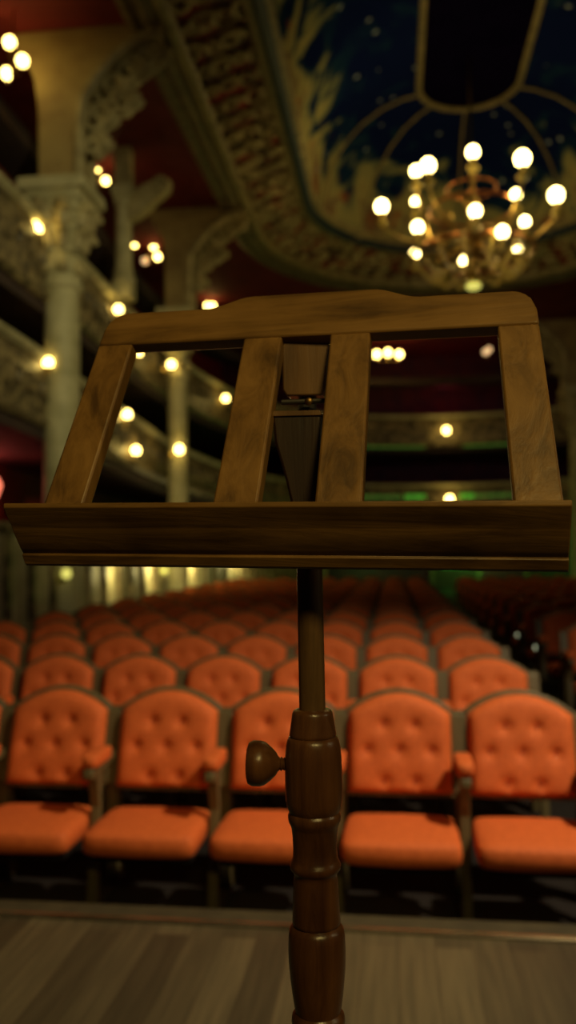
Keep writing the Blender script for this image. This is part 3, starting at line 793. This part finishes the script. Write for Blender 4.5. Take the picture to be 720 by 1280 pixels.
# hardware behind: pivot block on the desk back, hinge pin, tapered bracket on the pole
def quad_prism(name, pts, Yf, th, mt, bev=.002):
    """front outline given at depth Yf, thickness th going away"""
    F_ = [at(px, py, Yf) for px, py in pts]; mb = MB(); n = len(F_)
    mb.add(F_+[p+back*th for p in F_], [tuple(range(n)), tuple(range(2*n-1, n-1, -1))]+[(i, (i+1) % n, n+(i+1) % n, n+i) for i in range(n)])
    return mb.build(name, mt, st, angle=.4, bevel=bev)
quad_prism('pivot_block', [(352, 432), (355, 427), (408, 425), (411, 430), (407, 484), (402, 494), (358, 495), (353, 487)], .885, .03, 'block_wood')
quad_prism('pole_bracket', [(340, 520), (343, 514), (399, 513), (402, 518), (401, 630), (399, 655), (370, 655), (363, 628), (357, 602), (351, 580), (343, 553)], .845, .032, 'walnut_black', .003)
quad_prism('bracket_lit_edge', [(339.5, 519), (342, 513.5), (399, 512.5), (402.5, 517), (402, 519), (340, 520.5)], .843, .036, 'block_wood', .001)  # light catching the bracket's top edge, put in as a paler wood strip
p1 = at(352, 503, .875); p2 = at(408, 501, .875)
MB().tube([p1, p2], .003, 10).build('hinge_pin', 'dark_iron', st)
p1 = at(386, 502, .868)
MB().lathe([(.004, 0), (.0045, .001), (.0035, .002), (.001, .0025)], p1, 12, (0, -1, 0)).build('hinge_nut', 'dark_brass', st)
p1 = at(383, 494, .90); p2 = at(381, 530, .875)
MB().tube([p1+back*.008, p2+back*.008], .010, 10).build('hinge_neck', 'dark_iron', st)
# pole
def lathe_px(rows, n=40):
    """rows: (py, width_px) on the post; returns axis-aligned profile"""
    out = []
    for py, wpx in rows:
        p = at(392, py, PY); h = (p.z-pb_.z)/axd.z; out.append((wpx/2/FPX*PY*.993, h))
    return out
prof = lathe_px([(900, 33), (700, 32.5), (642, 32), (641, 20)])
MB().lathe(prof, pb_, 32, axd).build('pole', 'pole_wood', st)
R = [(886, 34), (887, 44), (889, 49), (892, 51), (897, 52.5), (910, 56.5), (916, 58.5), (918.5, 59), (920, 57), (921, 61), (926, 65), (932, 68), (945, 70.5), (965, 71.5), (985, 71.5), (1000, 70.5), (1007, 68), (1012, 64), (1014, 62),
     (1016, 64), (1018, 66), (1023, 66), (1027, 63.5), (1031, 59.5), (1034, 57.5), (1045, 55.5), (1060, 54.5), (1071, 56), (1075, 59), (1078, 62), (1081, 63.5), (1085, 62), (1088, 57), (1091, 53), (1096, 54), (1110, 56), (1130, 58), (1149, 59.5), (1152.5, 59.5), (1154, 56.5), (1156, 62),
     (1161, 67.5), (1170, 70), (1185, 71), (1200, 70.5), (1220, 67.5), (1240, 63), (1256, 58.5), (1262, 56), (1265, 60), (1268, 64.5), (1275, 66), (1281, 64), (1285, 58), (1300, 56), (1360, 62), (1440, 72), (1500, 70), (1540, 56), (1548, 66), (1560, 66), (1566, 54), (1700, 58), (1880, 66), (1990, 74), (2050, 80), (2200, 80)]
MB().lathe(lathe_px(R), pb_, 44, axd).build('turned_post', 'walnut', st, angle=.8)
# clamp knob, sticking out to the left
k0 = at(358, 955, PY)
kx = Vector((-1, -.06, .02)).normalized()
KP = [(.0045, -.01), (.0055, .001), (.0068, .002), (.0055, .0035), (.0072, .005), (.006, .0065), (.0078, .0085), (.0115, .0105), (.0165, .0155), (.0212, .0215), (.0226, .026), (.0226, .034), (.0205, .038), (.0165, .0395), (.002, .040)]
MB().lathe([(r*.98, h) for r, h in KP], k0, 28, kx).build('clamp_knob', 'walnut', st, angle=.7)
# three feet under the post
zf = SZ
for i in range(3):
    a = pi/2+2*pi*i/3+.3; u = Vector((cos(a), sin(a), 0)); c = Vector((foot.x, foot.y, 0))
    pts = [c+u*.02+Vector((0, 0, zf+.17)), c+u*.09+Vector((0, 0, zf+.16)), c+u*.16+Vector((0, 0, zf+.10)), c+u*.23+Vector((0, 0, zf+.035)), c+u*.30+Vector((0, 0, zf+.02))]
    MB().tube(pts, .020, 10, .75).build('leg', 'walnut', st)
